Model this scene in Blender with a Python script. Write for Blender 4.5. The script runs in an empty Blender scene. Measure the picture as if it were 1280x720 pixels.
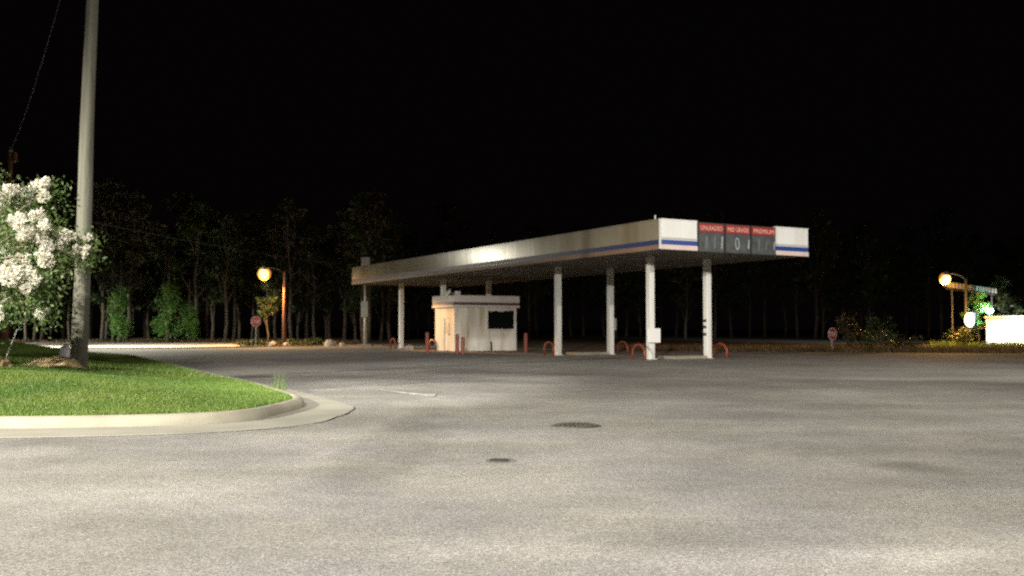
import bpy, bmesh, math, random
import numpy as np
from mathutils import Vector, Matrix, noise
from mathutils.geometry import delaunay_2d_cdt

PI = math.pi
random.seed(7)
RNG = np.random.default_rng(7)
sc = bpy.context.scene
COL = sc.collection

# ------------------------------------------------------------------ camera
F, YH, CH = 1200.0, 411.0, 1.42
TH = math.atan((YH - 360.0) / F)
cam_d = bpy.data.cameras.new("camera")
cam = bpy.data.objects.new("camera", cam_d)
COL.objects.link(cam)
cam.location = (0, 0, CH)
cam.rotation_euler = (PI / 2 + TH, 0, 0)
cam_d.sensor_width = 36.0
cam_d.lens = F / 1280.0 * 36.0
cam_d.clip_start = 0.1
cam_d.clip_end = 4000
cam_d.dof.use_dof = True
cam_d.dof.focus_distance = 5.2
cam_d.dof.aperture_fstop = 3.4
sc.camera = cam
sc.render.resolution_x, sc.render.resolution_y = 1024, 576


def ray(px, py):
    u, v = (px - 640.0) / F, (360.0 - py) / F
    c, s = math.cos(TH), math.sin(TH)
    return Vector((u, c - v * s, s + v * c))


def G(px, py, z=0.0):
    d = ray(px, py)
    t = (z - CH) / d.z
    return Vector((d.x * t, d.y * t, z))


def at(px, py, Y):
    d = ray(px, py)
    t = Y / d.y
    return Vector((d.x * t, Y, CH + d.z * t))


# ------------------------------------------------------------------ world and view
w = bpy.data.worlds.new("World")
sc.world = w
w.use_nodes = True
bg = w.node_tree.nodes["Background"]
bg.inputs[0].default_value = (1.0, 0.62, 0.72, 1)
bg.inputs[1].default_value = 0.0013
sc.view_settings.view_transform = 'Standard'
sc.view_settings.look = 'None'
sc.view_settings.exposure = 0
sc.view_settings.gamma = 1
sc.view_settings.use_curve_mapping = False
sc.cycles.max_bounces = 5
sc.cycles.diffuse_bounces = 3
sc.cycles.glossy_bounces = 2
sc.cycles.sample_clamp_indirect = 1.2
sc.cycles.filter_width = 1.9
sc.cycles.use_denoising = False

# ------------------------------------------------------------------ materials


def lnk(nt, a, b):
    nt.links.new(a, b)


def mat(name, col, col2=None, scale=3.0, rough=0.7, metal=0.0, bump=0.0, bscale=30.0, detail=6.0, fine=None,
        emit=None, estr=0.0, spec=0.5, lo=0.35, hi=0.65, bdist=0.02):
    m = bpy.data.materials.new(name)
    m.use_nodes = True
    nt = m.node_tree
    b = nt.nodes["Principled BSDF"]
    b.inputs['Roughness'].default_value = rough
    b.inputs['Metallic'].default_value = metal
    b.inputs['Specular IOR Level'].default_value = spec
    b.inputs['Base Color'].default_value = (*col, 1)
    tc = nt.nodes.new('ShaderNodeTexCoord')
    if col2 is not None:
        n = nt.nodes.new('ShaderNodeTexNoise')
        n.inputs['Scale'].default_value = scale
        n.inputs['Detail'].default_value = detail
        lnk(nt, tc.outputs['Object'], n.inputs['Vector'])
        r = nt.nodes.new('ShaderNodeValToRGB')
        r.color_ramp.elements[0].position = lo
        r.color_ramp.elements[1].position = hi
        r.color_ramp.elements[0].color = (*col, 1)
        r.color_ramp.elements[1].color = (*col2, 1)
        lnk(nt, n.outputs['Fac'], r.inputs['Fac'])
        lnk(nt, r.outputs['Color'], b.inputs['Base Color'])
    if bump > 0:
        n2 = nt.nodes.new('ShaderNodeTexNoise')
        n2.inputs['Scale'].default_value = bscale
        n2.inputs['Detail'].default_value = 4
        lnk(nt, tc.outputs['Object'], n2.inputs['Vector'])
        bp = nt.nodes.new('ShaderNodeBump')
        bp.inputs['Strength'].default_value = bump
        bp.inputs['Distance'].default_value = bdist
        lnk(nt, n2.outputs['Fac'], bp.inputs['Height'])
        lnk(nt, bp.outputs['Normal'], b.inputs['Normal'])
    if emit is not None:
        b.inputs['Emission Color'].default_value = (*emit, 1)
        b.inputs['Emission Strength'].default_value = estr
    return m


def streak_mat(name, clean, dirty, rough=0.45, sx=1.2, sz=0.12, bump=0.0, bscale=1.2, bdist=0.02, lo=.42, hi=.75, vert=True, spec=.5):
    """painted sheet with dirt running down it"""
    m = bpy.data.materials.new(name)
    m.use_nodes = True
    nt = m.node_tree
    b = nt.nodes["Principled BSDF"]
    b.inputs['Roughness'].default_value = rough
    b.inputs['Specular IOR Level'].default_value = spec
    tc = nt.nodes.new('ShaderNodeTexCoord')
    mp = nt.nodes.new('ShaderNodeMapping')
    mp.inputs['Scale'].default_value = (sx, sx, sz)
    lnk(nt, tc.outputs['Object'], mp.inputs['Vector'])
    n = nt.nodes.new('ShaderNodeTexNoise')
    n.inputs['Scale'].default_value = 1.5
    n.inputs['Detail'].default_value = 8
    n.inputs['Roughness'].default_value = .62
    lnk(nt, mp.outputs['Vector'], n.inputs['Vector'])
    r = nt.nodes.new('ShaderNodeValToRGB')
    r.color_ramp.elements[0].position = lo
    r.color_ramp.elements[1].position = hi
    r.color_ramp.elements[0].color = (*clean, 1)
    r.color_ramp.elements[1].color = (*dirty, 1)
    lnk(nt, n.outputs['Fac'], r.inputs['Fac'])
    lnk(nt, r.outputs['Color'], b.inputs['Base Color'])
    if bump:
        mp2 = nt.nodes.new('ShaderNodeMapping')
        mp2.inputs['Scale'].default_value = (1, 1, .15)
        lnk(nt, tc.outputs['Object'], mp2.inputs['Vector'])
        n2 = nt.nodes.new('ShaderNodeTexNoise')
        n2.inputs['Scale'].default_value = bscale
        n2.inputs['Detail'].default_value = 3
        lnk(nt, mp2.outputs['Vector'], n2.inputs['Vector'])
        bp = nt.nodes.new('ShaderNodeBump')
        bp.inputs['Strength'].default_value = bump
        bp.inputs['Distance'].default_value = bdist
        lnk(nt, n2.outputs['Fac'], bp.inputs['Height'])
        lnk(nt, bp.outputs['Normal'], b.inputs['Normal'])
    return m


def leaf_mat(name, col, col2, scale=1.2, trans=0.25, rough=.55):
    m = mat(name, col, col2, scale=scale, rough=rough, detail=3, lo=.38, hi=.62)
    nt = m.node_tree
    b = nt.nodes["Principled BSDF"]
    out = nt.nodes["Material Output"]
    tr = nt.nodes.new('ShaderNodeBsdfTranslucent')
    src = b.inputs['Base Color'].links[0].from_socket
    lnk(nt, src, tr.inputs['Color'])
    mx = nt.nodes.new('ShaderNodeMixShader')
    mx.inputs[0].default_value = trans
    lnk(nt, b.outputs[0], mx.inputs[1])
    lnk(nt, tr.outputs[0], mx.inputs[2])
    lnk(nt, mx.outputs[0], out.inputs['Surface'])
    return m


def asphalt_mat():
    m = bpy.data.materials.new('worn_asphalt')
    m.use_nodes = True
    nt = m.node_tree
    b = nt.nodes["Principled BSDF"]
    b.inputs['Roughness'].default_value = .88
    b.inputs['Specular IOR Level'].default_value = .25
    tc = nt.nodes.new('ShaderNodeTexCoord')

    def nz(scale, detail=5, rough=.55, vec=None, dist=0.0):
        n = nt.nodes.new('ShaderNodeTexNoise')
        n.inputs['Scale'].default_value = scale
        n.inputs['Detail'].default_value = detail
        n.inputs['Roughness'].default_value = rough
        n.inputs['Distortion'].default_value = dist
        lnk(nt, vec or tc.outputs['Object'], n.inputs['Vector'])
        return n.outputs['Fac']

    def mth(op, a, bb=None, clamp=False):
        n = nt.nodes.new('ShaderNodeMath')
        n.operation = op
        n.use_clamp = clamp
        for i, x in enumerate((a, bb)):
            if x is None:
                continue
            if isinstance(x, (int, float)):
                n.inputs[i].default_value = x
            else:
                lnk(nt, x, n.inputs[i])
        return n.outputs[0]

    def mr(x, a, bb, c, d):
        n = nt.nodes.new('ShaderNodeMapRange')
        n.interpolation_type = 'SMOOTHSTEP'
        lnk(nt, x, n.inputs['Value'])
        n.inputs['From Min'].default_value = a
        n.inputs['From Max'].default_value = bb
        n.inputs['To Min'].default_value = c
        n.inputs['To Max'].default_value = d
        return n.outputs['Result']

    val = mr(nz(.16, 4, .6, dist=.4), .34, .66, .8, 1.14)
    val = mth('MULTIPLY', val, mr(nz(.75, 5, .6), .3, .7, .88, 1.1))
    val = mth('MULTIPLY', val, mr(nz(5, 4), .3, .7, .93, 1.07))
    val = mth('MULTIPLY', val, mr(nz(60, 3, .75), .3, .7, .55, 1.45))
    val = mth('MULTIPLY', val, mr(nz(24, 3, .75), .3, .7, .76, 1.24))
    vo = nt.nodes.new('ShaderNodeTexVoronoi')
    vo.inputs['Scale'].default_value = 75
    lnk(nt, tc.outputs['Object'], vo.inputs['Vector'])
    vc_ = nt.nodes.new('ShaderNodeSeparateColor')
    lnk(nt, vo.outputs['Color'], vc_.inputs[0])
    val = mth('MULTIPLY', val, mr(vc_.outputs[0], .0, 1.0, .86, 1.14))
    # sweeping tyre tracks: noise stretched along the driving direction
    mp = nt.nodes.new('ShaderNodeMapping')
    mp.inputs['Rotation'].default_value = (0, 0, math.radians(-14))
    mp.inputs['Scale'].default_value = (.10, .7, 1)
    lnk(nt, tc.outputs['Object'], mp.inputs['Vector'])
    val = mth('MULTIPLY', val, mr(nz(1.0, 4, .5, mp.outputs['Vector'], .3), .32, .68, .91, 1.07))
    # individual stains and patches, plus one pale spot painted in for lamp light
    wob = nt.nodes.new('ShaderNodeVectorMath')
    wob.operation = 'ADD'
    nc = nt.nodes.new('ShaderNodeTexNoise')
    nc.inputs['Scale'].default_value = .9
    nc.inputs['Detail'].default_value = 4
    lnk(nt, tc.outputs['Object'], nc.inputs['Vector'])
    sb = nt.nodes.new('ShaderNodeVectorMath')
    sb.operation = 'SUBTRACT'
    lnk(nt, nc.outputs['Color'], sb.inputs[0])
    sb.inputs[1].default_value = (.5, .5, .5)
    sl = nt.nodes.new('ShaderNodeVectorMath')
    sl.operation = 'SCALE'
    lnk(nt, sb.outputs[0], sl.inputs[0])
    sl.inputs['Scale'].default_value = .8
    lnk(nt, tc.outputs['Object'], wob.inputs[0])
    lnk(nt, sl.outputs[0], wob.inputs[1])
    stain_and_light_spots = [  # px, py, half widths in px, gain, inner edge
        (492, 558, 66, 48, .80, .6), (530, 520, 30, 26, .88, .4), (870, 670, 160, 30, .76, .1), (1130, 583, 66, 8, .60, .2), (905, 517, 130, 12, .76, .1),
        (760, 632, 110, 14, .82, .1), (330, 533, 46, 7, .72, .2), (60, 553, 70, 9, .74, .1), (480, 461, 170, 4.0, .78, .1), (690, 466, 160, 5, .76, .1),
        (1150, 692, 130, 16, 1.30, .1), (1045, 491, 62, 8, 1.32, .1), (610, 472, 110, 6, 1.15, .1), (450, 482, 90, 10, 1.42, .2), (820, 482, 150, 6, .82, .1),  # highest gain here: lamp light painted into the asphalt colour
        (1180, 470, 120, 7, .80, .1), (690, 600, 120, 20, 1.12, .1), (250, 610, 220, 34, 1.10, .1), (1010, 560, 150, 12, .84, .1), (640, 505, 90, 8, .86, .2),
        (316, 471.5, 34, 3.2, .36, .3), (560, 500, 120, 12, 1.15, .1), (390, 640, 90, 18, .9, .1), (700, 690, 120, 16, 1.1, .1),  # first entry: a small dark spot just past the lawn
    ]
    for px, py, rx, ry, gain, inner in stain_and_light_spots:
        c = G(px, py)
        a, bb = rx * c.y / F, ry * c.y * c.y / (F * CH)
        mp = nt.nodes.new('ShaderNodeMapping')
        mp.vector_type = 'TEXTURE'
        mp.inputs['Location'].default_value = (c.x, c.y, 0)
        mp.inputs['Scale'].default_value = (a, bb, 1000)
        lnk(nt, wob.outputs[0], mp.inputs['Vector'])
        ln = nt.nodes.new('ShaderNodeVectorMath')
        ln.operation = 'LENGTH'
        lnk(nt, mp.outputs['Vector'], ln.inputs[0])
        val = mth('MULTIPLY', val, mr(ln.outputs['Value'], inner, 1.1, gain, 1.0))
    hue = nt.nodes.new('ShaderNodeMix')
    hue.data_type = 'RGBA'
    lnk(nt, mr(nz(.4, 4), .35, .65, 0, 1), hue.inputs['Factor'])
    hue.inputs['A'].default_value = (.200, .191, .181, 1)
    hue.inputs['B'].default_value = (.202, .192, .167, 1)
    mul = nt.nodes.new('ShaderNodeVectorMath')
    mul.operation = 'SCALE'
    lnk(nt, hue.outputs['Result'], mul.inputs[0])
    lnk(nt, val, mul.inputs['Scale'])
    lnk(nt, mul.outputs[0], b.inputs['Base Color'])
    bp = nt.nodes.new('ShaderNodeBump')
    bp.inputs['Strength'].default_value = .55
    bp.inputs['Distance'].default_value = .012
    lnk(nt, nz(75, 4, .7), bp.inputs['Height'])
    lnk(nt, bp.outputs['Normal'], b.inputs['Normal'])
    return m


M = {}
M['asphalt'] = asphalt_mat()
M['ground'] = mat('dry_roadside_soil', (.045, .032, .018), (.075, .06, .03), 0.8, .95, bump=.5, bscale=6, bdist=.06)
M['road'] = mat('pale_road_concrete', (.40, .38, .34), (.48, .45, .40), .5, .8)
M['concrete'] = mat('kerb_concrete', (.205, .19, .142), (.265, .247, .187), 1.6, .85, bump=.4, bscale=40, bdist=.01)
M['gutter'] = mat('gutter_concrete', (.185, .176, .143), (.24, .228, .185), 1.1, .9, bump=.4, bscale=40, bdist=.01)
M['lawn'] = mat('lawn_soil', (.060, .095, .016), (.10, .115, .03), .9, .95, bump=.6, bscale=25, bdist=.04)
M['blade'] = leaf_mat('grass_blade', (.060, .122, .010), (.106, .160, .018), .45, .3)
M['dryblade'] = leaf_mat('dry_grass_blade', (.075, .05, .02), (.12, .085, .035), .6, .3)
M['earth'] = mat('bare_earth', (.36, .26, .12), (.50, .38, .19), 2.5, .95, bump=.7, bscale=9, bdist=.05)
M['wood'] = streak_mat('weathered_pole_wood', (.165, .162, .125), (.085, .083, .062), .85, 9, .35, bump=.7, bscale=14, bdist=.02)
M['darkwood'] = mat('brown_pole_wood', (.14, .06, .04), (.2, .09, .06), 3, .85)
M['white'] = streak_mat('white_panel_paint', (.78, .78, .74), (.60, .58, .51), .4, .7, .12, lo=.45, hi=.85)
M['fascia'] = streak_mat('tan_fascia_paint', (.255, .225, .165), (.175, .138, .085), .2, .45, .10, bump=.22, bscale=.8, bdist=.03, lo=.38, hi=.7)  # darker and tanner than the end-face paint, with streaks
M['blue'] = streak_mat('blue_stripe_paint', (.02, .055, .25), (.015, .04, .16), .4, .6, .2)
M['bluedark'] = streak_mat('dark_blue_stripe', (.02, .03, .10), (.03, .03, .06), .4, .3, .2)
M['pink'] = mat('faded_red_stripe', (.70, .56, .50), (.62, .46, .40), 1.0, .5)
M['pinkdark'] = mat('dark_red_stripe', (.22, .125, .085), (.16, .10, .07), .4, .5)
M['greyline'] = mat('grey_trim', (.42, .41, .40), None, rough=.5)
M['soffit'] = mat('soffit_panel', (.26, .235, .19), (.18, .16, .125), .35, .6)
M['seam'] = mat('soffit_seam', (.10, .09, .075), None, rough=.7)
M['roofdark'] = mat('canopy_roof_deck', (.08, .08, .08), (.12, .12, .11), .5, .9)
M['column'] = streak_mat('column_paint', (.72, .71, .66), (.48, .46, .40), .45, 2.2, .25, lo=.45, hi=.8)
M['redhead'] = mat('red_sign_header', (.30, .028, .018), (.24, .022, .016), 2, .45)
M['slate'] = mat('dark_price_panel', (.055, .06, .065), (.09, .095, .095), 3, .35)
M['pinktext'] = mat('pale_pink_lettering', (.72, .38, .34), None, rough=.6)
M['digit'] = mat('pale_digit_flap', (.36, .40, .39), (.22, .25, .25), 5, .5)
M['digitdim'] = mat('dim_digit_flap', (.13, .16, .155), (.09, .11, .105), 5, .5)
M['boothwall'] = streak_mat('kiosk_wall_paint', (.72, .68, .60), (.36, .32, .20), .6, 1.1, .16, lo=.44, hi=.72)
M['boothcap'] = streak_mat('kiosk_cap_paint', (.64, .60, .56), (.48, .44, .38), .5, .6, .3)
M['darkstripe'] = mat('dark_kiosk_stripe', (.09, .06, .065), (.13, .08, .07), 1, .5)
M['glass'] = mat('dark_glass', (.006, .007, .0065), None, rough=.15, spec=.2)
M['red'] = mat('red_bollard_paint', (.23, .04, .016), (.15, .03, .016), 3, .5)
M['galv'] = mat('galvanised_steel', (.34, .34, .31), (.26, .26, .24), 2, .55, .2)
M['grey'] = mat('grey_metal', (.30, .29, .27), (.22, .22, .2), 3, .5)
M['iron'] = mat('cast_iron', (.035, .032, .026), (.065, .06, .048), 9, .6, .3, bump=.6, bscale=30, bdist=.01)
M['ironring'] = mat('worn_iron_ring', (.13, .12, .095), (.08, .073, .06), 9, .55, .2)
M['paint'] = mat('worn_road_paint', (.40, .40, .40), (.20, .195, .18), 3.0, .8, lo=.4, hi=.6)
M['stopred'] = mat('stop_sign_red', (.40, .035, .03), None, rough=.45)
M['signwhite'] = mat('sign_white', (.75, .74, .72), None, rough=.5)
M['bark'] = mat('tree_bark', (.05, .04, .03), (.09, .075, .055), 5, .9, bump=.8, bscale=14, bdist=.04)
M['leaf'] = leaf_mat('woodland_leaf', (.024, .052, .012), (.05, .07, .019), .5)
M['pineleaf'] = leaf_mat('brownish_leaf', (.036, .042, .015), (.062, .054, .023), .5)
M['vine'] = leaf_mat('vine_leaf', (.07, .18, .03), (.11, .22, .045), 1.0)
M['myrtle'] = leaf_mat('flowering_tree_leaf', (.06, .115, .025), (.11, .15, .045), 2.0)
M['petal'] = leaf_mat('white_petal', (.66, .64, .54), (.58, .55, .44), 5, .2, .7)
M['twig'] = mat('smooth_brown_bark', (.16, .12, .085), (.23, .18, .13), 6, .8)
M['stone'] = mat('pale_stone', (.42, .38, .32), (.30, .27, .23), 4, .85, bump=.6, bscale=7, bdist=.05)
M['building'] = mat('white_shed_sheet', (.80, .80, .77), (.76, .74, .70), .6, .5)
M['bag'] = mat('white_plastic', (.7, .7, .68), None, rough=.4)
M['patch'] = mat('dark_tar_patch', (.07, .066, .06), (.12, .112, .1), 9, .9)
M['wire'] = mat('overhead_wire', (.025, .025, .025), None, rough=.6)
M['sodium'] = mat('sodium_lens', (1, .6, .2), emit=(1.0, .60, .20), estr=3.2)
M['sodium_small'] = mat('sodium_bulb_glass', (1, .7, .3), emit=(1.0, .62, .22), estr=3.4)
M['halo_disc'] = mat('orange_halo_glow', (.8, .4, .1), emit=(1.0, .33, .05), estr=.6)  # emissive orange for the painted halo, not a lamp part
M['mercury'] = mat('mercury_lens', (.8, 1, 1), emit=(.72, 1.0, .98), estr=7)
M['metalhalide'] = mat('white_lamp_lens', (1, 1, .9), emit=(1, .95, .8), estr=12)
M['backlit'] = mat('backlit_sign_face', (.8, .85, .9), emit=(.90, .97, 1.0), estr=2.2)
M['backlitblue'] = mat('backlit_blue_patch', (.1, .2, .7), emit=(.08, .25, .95), estr=.9)
M['dark'] = mat('dark_metal', (.028, .027, .025), None, rough=.6)


# ------------------------------------------------------------------ mesh building
class MB:
    def __init__(self):
        self.v, self.f = [], []

    def add(self, vs, fs):
        n = len(self.v)
        self.v += [tuple(p) for p in vs]
        self.f += [tuple(i + n for i in f) for f in fs]
        return self

    def box(self, x0, x1, y0, y1, z0, z1, bev=0.0):
        if bev <= 0:
            vs = [(x0, y0, z0), (x1, y0, z0), (x1, y1, z0), (x0, y1, z0), (x0, y0, z1), (x1, y0, z1), (x1, y1, z1), (x0, y1, z1)]
            return self.add(vs, [(3, 2, 1, 0), (4, 5, 6, 7), (0, 1, 5, 4), (1, 2, 6, 5), (2, 3, 7, 6), (3, 0, 4, 7)])
        bm = bmesh.new()
        bmesh.ops.create_cube(bm, size=1)
        for q in bm.verts:
            q.co = Vector(((x0 + x1) / 2 + q.co.x * (x1 - x0), (y0 + y1) / 2 + q.co.y * (y1 - y0), (z0 + z1) / 2 + q.co.z * (z1 - z0)))
        bmesh.ops.bevel(bm, geom=bm.edges[:], offset=bev, segments=2, affect='EDGES', profile=.6)
        bm.verts.index_update()
        self.add([q.co[:] for q in bm.verts], [[q.index for q in f.verts] for f in bm.faces])
        bm.free()
        return self

    def tube(self, pts, r, n=8, cap=True, jit=0.0):
        pts = [Vector(p) for p in pts]
        rs = r if isinstance(r, (list, tuple)) else [r] * len(pts)
        rings, prev = [], None
        for i, p in enumerate(pts):
            if i == 0:
                t = pts[1] - pts[0]
            elif i == len(pts) - 1:
                t = pts[-1] - pts[-2]
            else:
                t = pts[i + 1] - pts[i - 1]
            t.normalize()
            if prev is None:
                a = t.cross(Vector((0.3, 1, 0.1)) if abs(t.y) < .9 else Vector((1, 0, 0))).normalized()
            else:
                a = (prev - t * prev.dot(t)).normalized()
            prev = a
            b = t.cross(a)
            rings.append([p + (a * math.cos(2 * PI * k / n) + b * math.sin(2 * PI * k / n)) * rs[i] * (1 + random.uniform(-jit, jit)) for k in range(n)])
        vs = [q for rg in rings for q in rg]
        fs = []
        for i in range(len(rings) - 1):
            for k in range(n):
                fs.append((i * n + k, i * n + (k + 1) % n, (i + 1) * n + (k + 1) % n, (i + 1) * n + k))
        if cap:
            fs.append(tuple(range(n))[::-1])
            fs.append(tuple((len(rings) - 1) * n + k for k in range(n)))
        return self.add(vs, fs)

    def lathe(self, prof, c=(0, 0, 0), n=24):
        c = Vector(c)
        vs = []
        for r, z in prof:
            for k in range(n):
                vs.append(c + Vector((r * math.cos(2 * PI * k / n), r * math.sin(2 * PI * k / n), z)))
        fs = []
        for i in range(len(prof) - 1):
            for k in range(n):
                fs.append((i * n + k, i * n + (k + 1) % n, (i + 1) * n + (k + 1) % n, (i + 1) * n + k))
        fs.append(tuple(range(n))[::-1])
        fs.append(tuple((len(prof) - 1) * n + k for k in range(n)))
        return self.add(vs, fs)

    def blob(self, c, r, sub=2, amp=.2, fr=1.3, seed=0.0):
        bm = bmesh.new()
        bmesh.ops.create_icosphere(bm, subdivisions=sub, radius=1)
        for q in bm.verts:
            k = 1 + amp * noise.noise(q.co * fr + Vector((seed, seed * 1.7, 3.1)))
            q.co = Vector((c[0] + q.co.x * r[0] * k, c[1] + q.co.y * r[1] * k, c[2] + q.co.z * r[2] * k))
        bm.verts.index_update()
        self.add([q.co[:] for q in bm.verts], [[q.index for q in f.verts] for f in bm.faces])
        bm.free()
        return self

    def prism(self, poly, y0, y1):
        """polygon in x,z extruded along y"""
        n = len(poly)
        vs = [(x, y0, z) for x, z in poly] + [(x, y1, z) for x, z in poly]
        fs = [tuple(range(n)), tuple(range(n, 2 * n))[::-1]] + [(i, i + n, (i + 1) % n + n, (i + 1) % n) for i in range(n)]
        return self.add(vs, fs)

    def slab(self, poly, z0, z1):
        n = len(poly)
        vs = [(x, y, z0) for x, y in poly] + [(x, y, z1) for x, y in poly]
        fs = [tuple(range(n))[::-1], tuple(range(n, 2 * n))] + [(i, (i + 1) % n, (i + 1) % n + n, i + n) for i in range(n)]
        return self.add(vs, fs)

    def leaves(self, cs, size, flat=.0):
        """random leaf shaped quads at the points cs"""
        cs = np.asarray(cs, float)
        n = len(cs)
        a = RNG.normal(size=(n, 3))
        a[:, 2] = a[:, 2] * (1 - flat) - .2
        a /= np.linalg.norm(a, axis=1)[:, None]
        b = RNG.normal(size=(n, 3))
        b -= a * (a * b).sum(1)[:, None]
        b /= np.linalg.norm(b, axis=1)[:, None]
        s = size * RNG.uniform(.6, 1.4, size=(n, 1))
        p = np.stack([cs - a * s, cs - b * s * .42, cs + a * s, cs + b * s * .42], 1).reshape(-1, 3)
        base = len(self.v)
        self.v += [tuple(q) for q in p]
        self.f += [(base + 4 * i, base + 4 * i + 1, base + 4 * i + 2, base + 4 * i + 3) for i in range(n)]
        return self

    def xf(self, fn):
        self.v = [tuple(fn(Vector(p))) for p in self.v]
        return self

    def build(self, name, m, parent=None, label=None, smooth=False):
        vs = self.v
        me = bpy.data.meshes.new(name)
        me.from_pydata(vs, [], self.f)
        if smooth:
            me.polygons.foreach_set('use_smooth', [True] * len(me.polygons))
        me.materials.append(M[m] if isinstance(m, str) else m)
        me.update()
        o = bpy.data.objects.new(name, me)
        COL.objects.link(o)
        if parent is not None:
            o.parent = parent
        if label:
            o['label'] = label
        return o


def fixn(o):
    bm = bmesh.new()
    bm.from_mesh(o.data)
    bmesh.ops.recalc_face_normals(bm, faces=bm.faces[:])
    bm.to_mesh(o.data)
    bm.free()
    return o


def tag(o, label, cat, group=None, kind=None):
    o['label'] = label
    o['category'] = cat
    if group:
        o['group'] = group
    if kind:
        o['kind'] = kind
    return o


def thing(name, label, cat, loc=(0, 0, 0), rz=0.0, group=None):
    o = bpy.data.objects.new(name, None)
    o.empty_display_size = .3
    COL.objects.link(o)
    o.location = loc
    o.rotation_euler = (0, 0, rz)
    return tag(o, label, cat, group)


def struct(o, label, cat):
    return tag(o, label, cat, kind='structure')


def dup(root, loc, rz=None, label=None, scale=None, name=None):
    r = root.copy()
    COL.objects.link(r)
    r.location = loc
    if rz is not None:
        r.rotation_euler = (0, 0, rz)
    if scale:
        r.scale = scale
    if label:
        r['label'] = label
    for ch in list(root.children):
        c = ch.copy()
        COL.objects.link(c)
        c.parent = r
        for g in list(ch.children):
            d = g.copy()
            COL.objects.link(d)
            d.parent = c
    return r


def text_mesh(body, height, width, depth=.006):
    """lettering lying in x,z, facing -y, centred on the origin, fitted to width x height"""
    cu = bpy.data.curves.new('lettering', 'FONT')
    cu.body = body
    cu.align_x, cu.align_y = 'CENTER', 'CENTER'
    cu.extrude = depth / 2
    ob = bpy.data.objects.new('lettering', cu)
    COL.objects.link(ob)
    bpy.context.view_layer.update()
    me = bpy.data.meshes.new_from_object(ob.evaluated_get(bpy.context.evaluated_depsgraph_get()))
    vs = [q.co.copy() for q in me.vertices]
    fs = [tuple(p.vertices) for p in me.polygons]
    bpy.data.objects.remove(ob)
    bpy.data.curves.remove(cu)
    bpy.data.meshes.remove(me)
    xs, ys = [q.x for q in vs], [q.y for q in vs]
    cx, cy = (max(xs) + min(xs)) / 2, (max(ys) + min(ys)) / 2
    kx, ky = width / (max(xs) - min(xs)), height / (max(ys) - min(ys))
    mb = MB()
    mb.add([((q.x - cx) * kx, -q.z, (q.y - cy) * ky) for q in vs], fs)
    return mb


def lamp(name, loc, power, col, r=.15, spot=None, aim=None, blend=.4):
    d = bpy.data.lights.new(name, 'SPOT' if spot else 'POINT')
    d.energy = power
    d.color = col
    d.shadow_soft_size = r
    o = bpy.data.objects.new(name, d)
    COL.objects.link(o)
    o.location = loc
    if spot:
        d.spot_size = math.radians(spot)
        d.spot_blend = blend
        o.rotation_euler = (Vector(aim) - Vector(loc)).to_track_quat('-Z', 'Y').to_euler()
    return o


def smooth01(x):
    x = max(0.0, min(1.0, x))
    return x * x * (3 - 2 * x)


# ------------------------------------------------------------------ ground, lot, road
def sheet(name, poly, z, m, label, cat):
    mb = MB()
    mb.add([(x, y, z) for x, y in poly], [tuple(range(len(poly)))])
    return struct(mb.build(name, m), label, cat)


sheet('ground', [(-1500, -300), (1500, -300), (1500, 2000), (-1500, 2000)], -.03, 'ground', 'dark bare ground running out under the woods', 'ground')
lot = [(-90, -60), (110, -60), (110, 44), (60, 49), (34, 54), (22, 57.5), (8, 62), (-2, 76), (-15, 80), (-24, 69), (-90, 68)]
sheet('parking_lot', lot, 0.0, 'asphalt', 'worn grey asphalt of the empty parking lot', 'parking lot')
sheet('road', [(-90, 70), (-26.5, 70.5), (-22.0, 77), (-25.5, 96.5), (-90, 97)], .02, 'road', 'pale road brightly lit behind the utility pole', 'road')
# low kerb along the far side of the lot
pts = [(-90, 68.2), (-24, 69.2), (-15, 80.2), (-9, 80.0)]
mb = MB()
for (x0, y0), (x1, y1) in zip(pts[:-1], pts[1:]):
    d = Vector((x1 - x0, y1 - y0)).normalized()
    n = Vector((-d.y, d.x)) * .3
    mb.slab([(x0, y0), (x1 - d.x * .003, y1 - d.y * .003), (x1 + n.x, y1 + n.y), (x0 + n.x, y0 + n.y)], -.02, .07)
struct(mb.build('far_kerb', 'gutter'), 'low concrete kerb along the far edge of the lot', 'kerb')

# ------------------------------------------------------------------ lawn island with kerb and gutter
edge = [G(-420, 512, .15), G(-200, 519, .15), G(0, 521, .15), G(120, 520, .15), G(240, 517, .15), G(300, 513, .15), G(335, 507, .15), G(356, 502, .15),
        G(366, 498, .15), G(362, 493.5, .15), G(345, 488, .15), G(307, 477.5, .15), G(240, 463, .15), G(195, 451.5, .15), G(131, 441, .15)]
edge = [Vector((p.x, p.y)) for p in edge]
edge += [Vector((-34, 62)), Vector((-70, 64)), Vector((-70, 4)), Vector((-24, 9.5))]


def catmull(P, k=8, closed=True):
    out = []
    n = len(P)
    for i in range(n):
        a, b, c, d = P[(i - 1) % n], P[i], P[(i + 1) % n], P[(i + 2) % n]
        ln = (c - b).length
        kk = k if ln < 6 else k * 2
        for j in range(kk):
            t = j / kk
            # centripetal-ish: soften the tangents by the neighbour lengths
            m1 = (c - a) * (ln / max(1e-6, (c - b).length + (b - a).length))
            m2 = (d - b) * (ln / max(1e-6, (d - c).length + (c - b).length))
            h1, h2, h3, h4 = 2 * t**3 - 3 * t**2 + 1, t**3 - 2 * t**2 + t, -2 * t**3 + 3 * t**2, t**3 - t**2
            out.append(b * h1 + m1 * h2 + c * h3 + m2 * h4)
    return out


LE = catmull(edge)
area = sum(LE[i].x * LE[(i + 1) % len(LE)].y - LE[(i + 1) % len(LE)].x * LE[i].y for i in range(len(LE)))
SGN = 1 if area > 0 else -1


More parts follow.
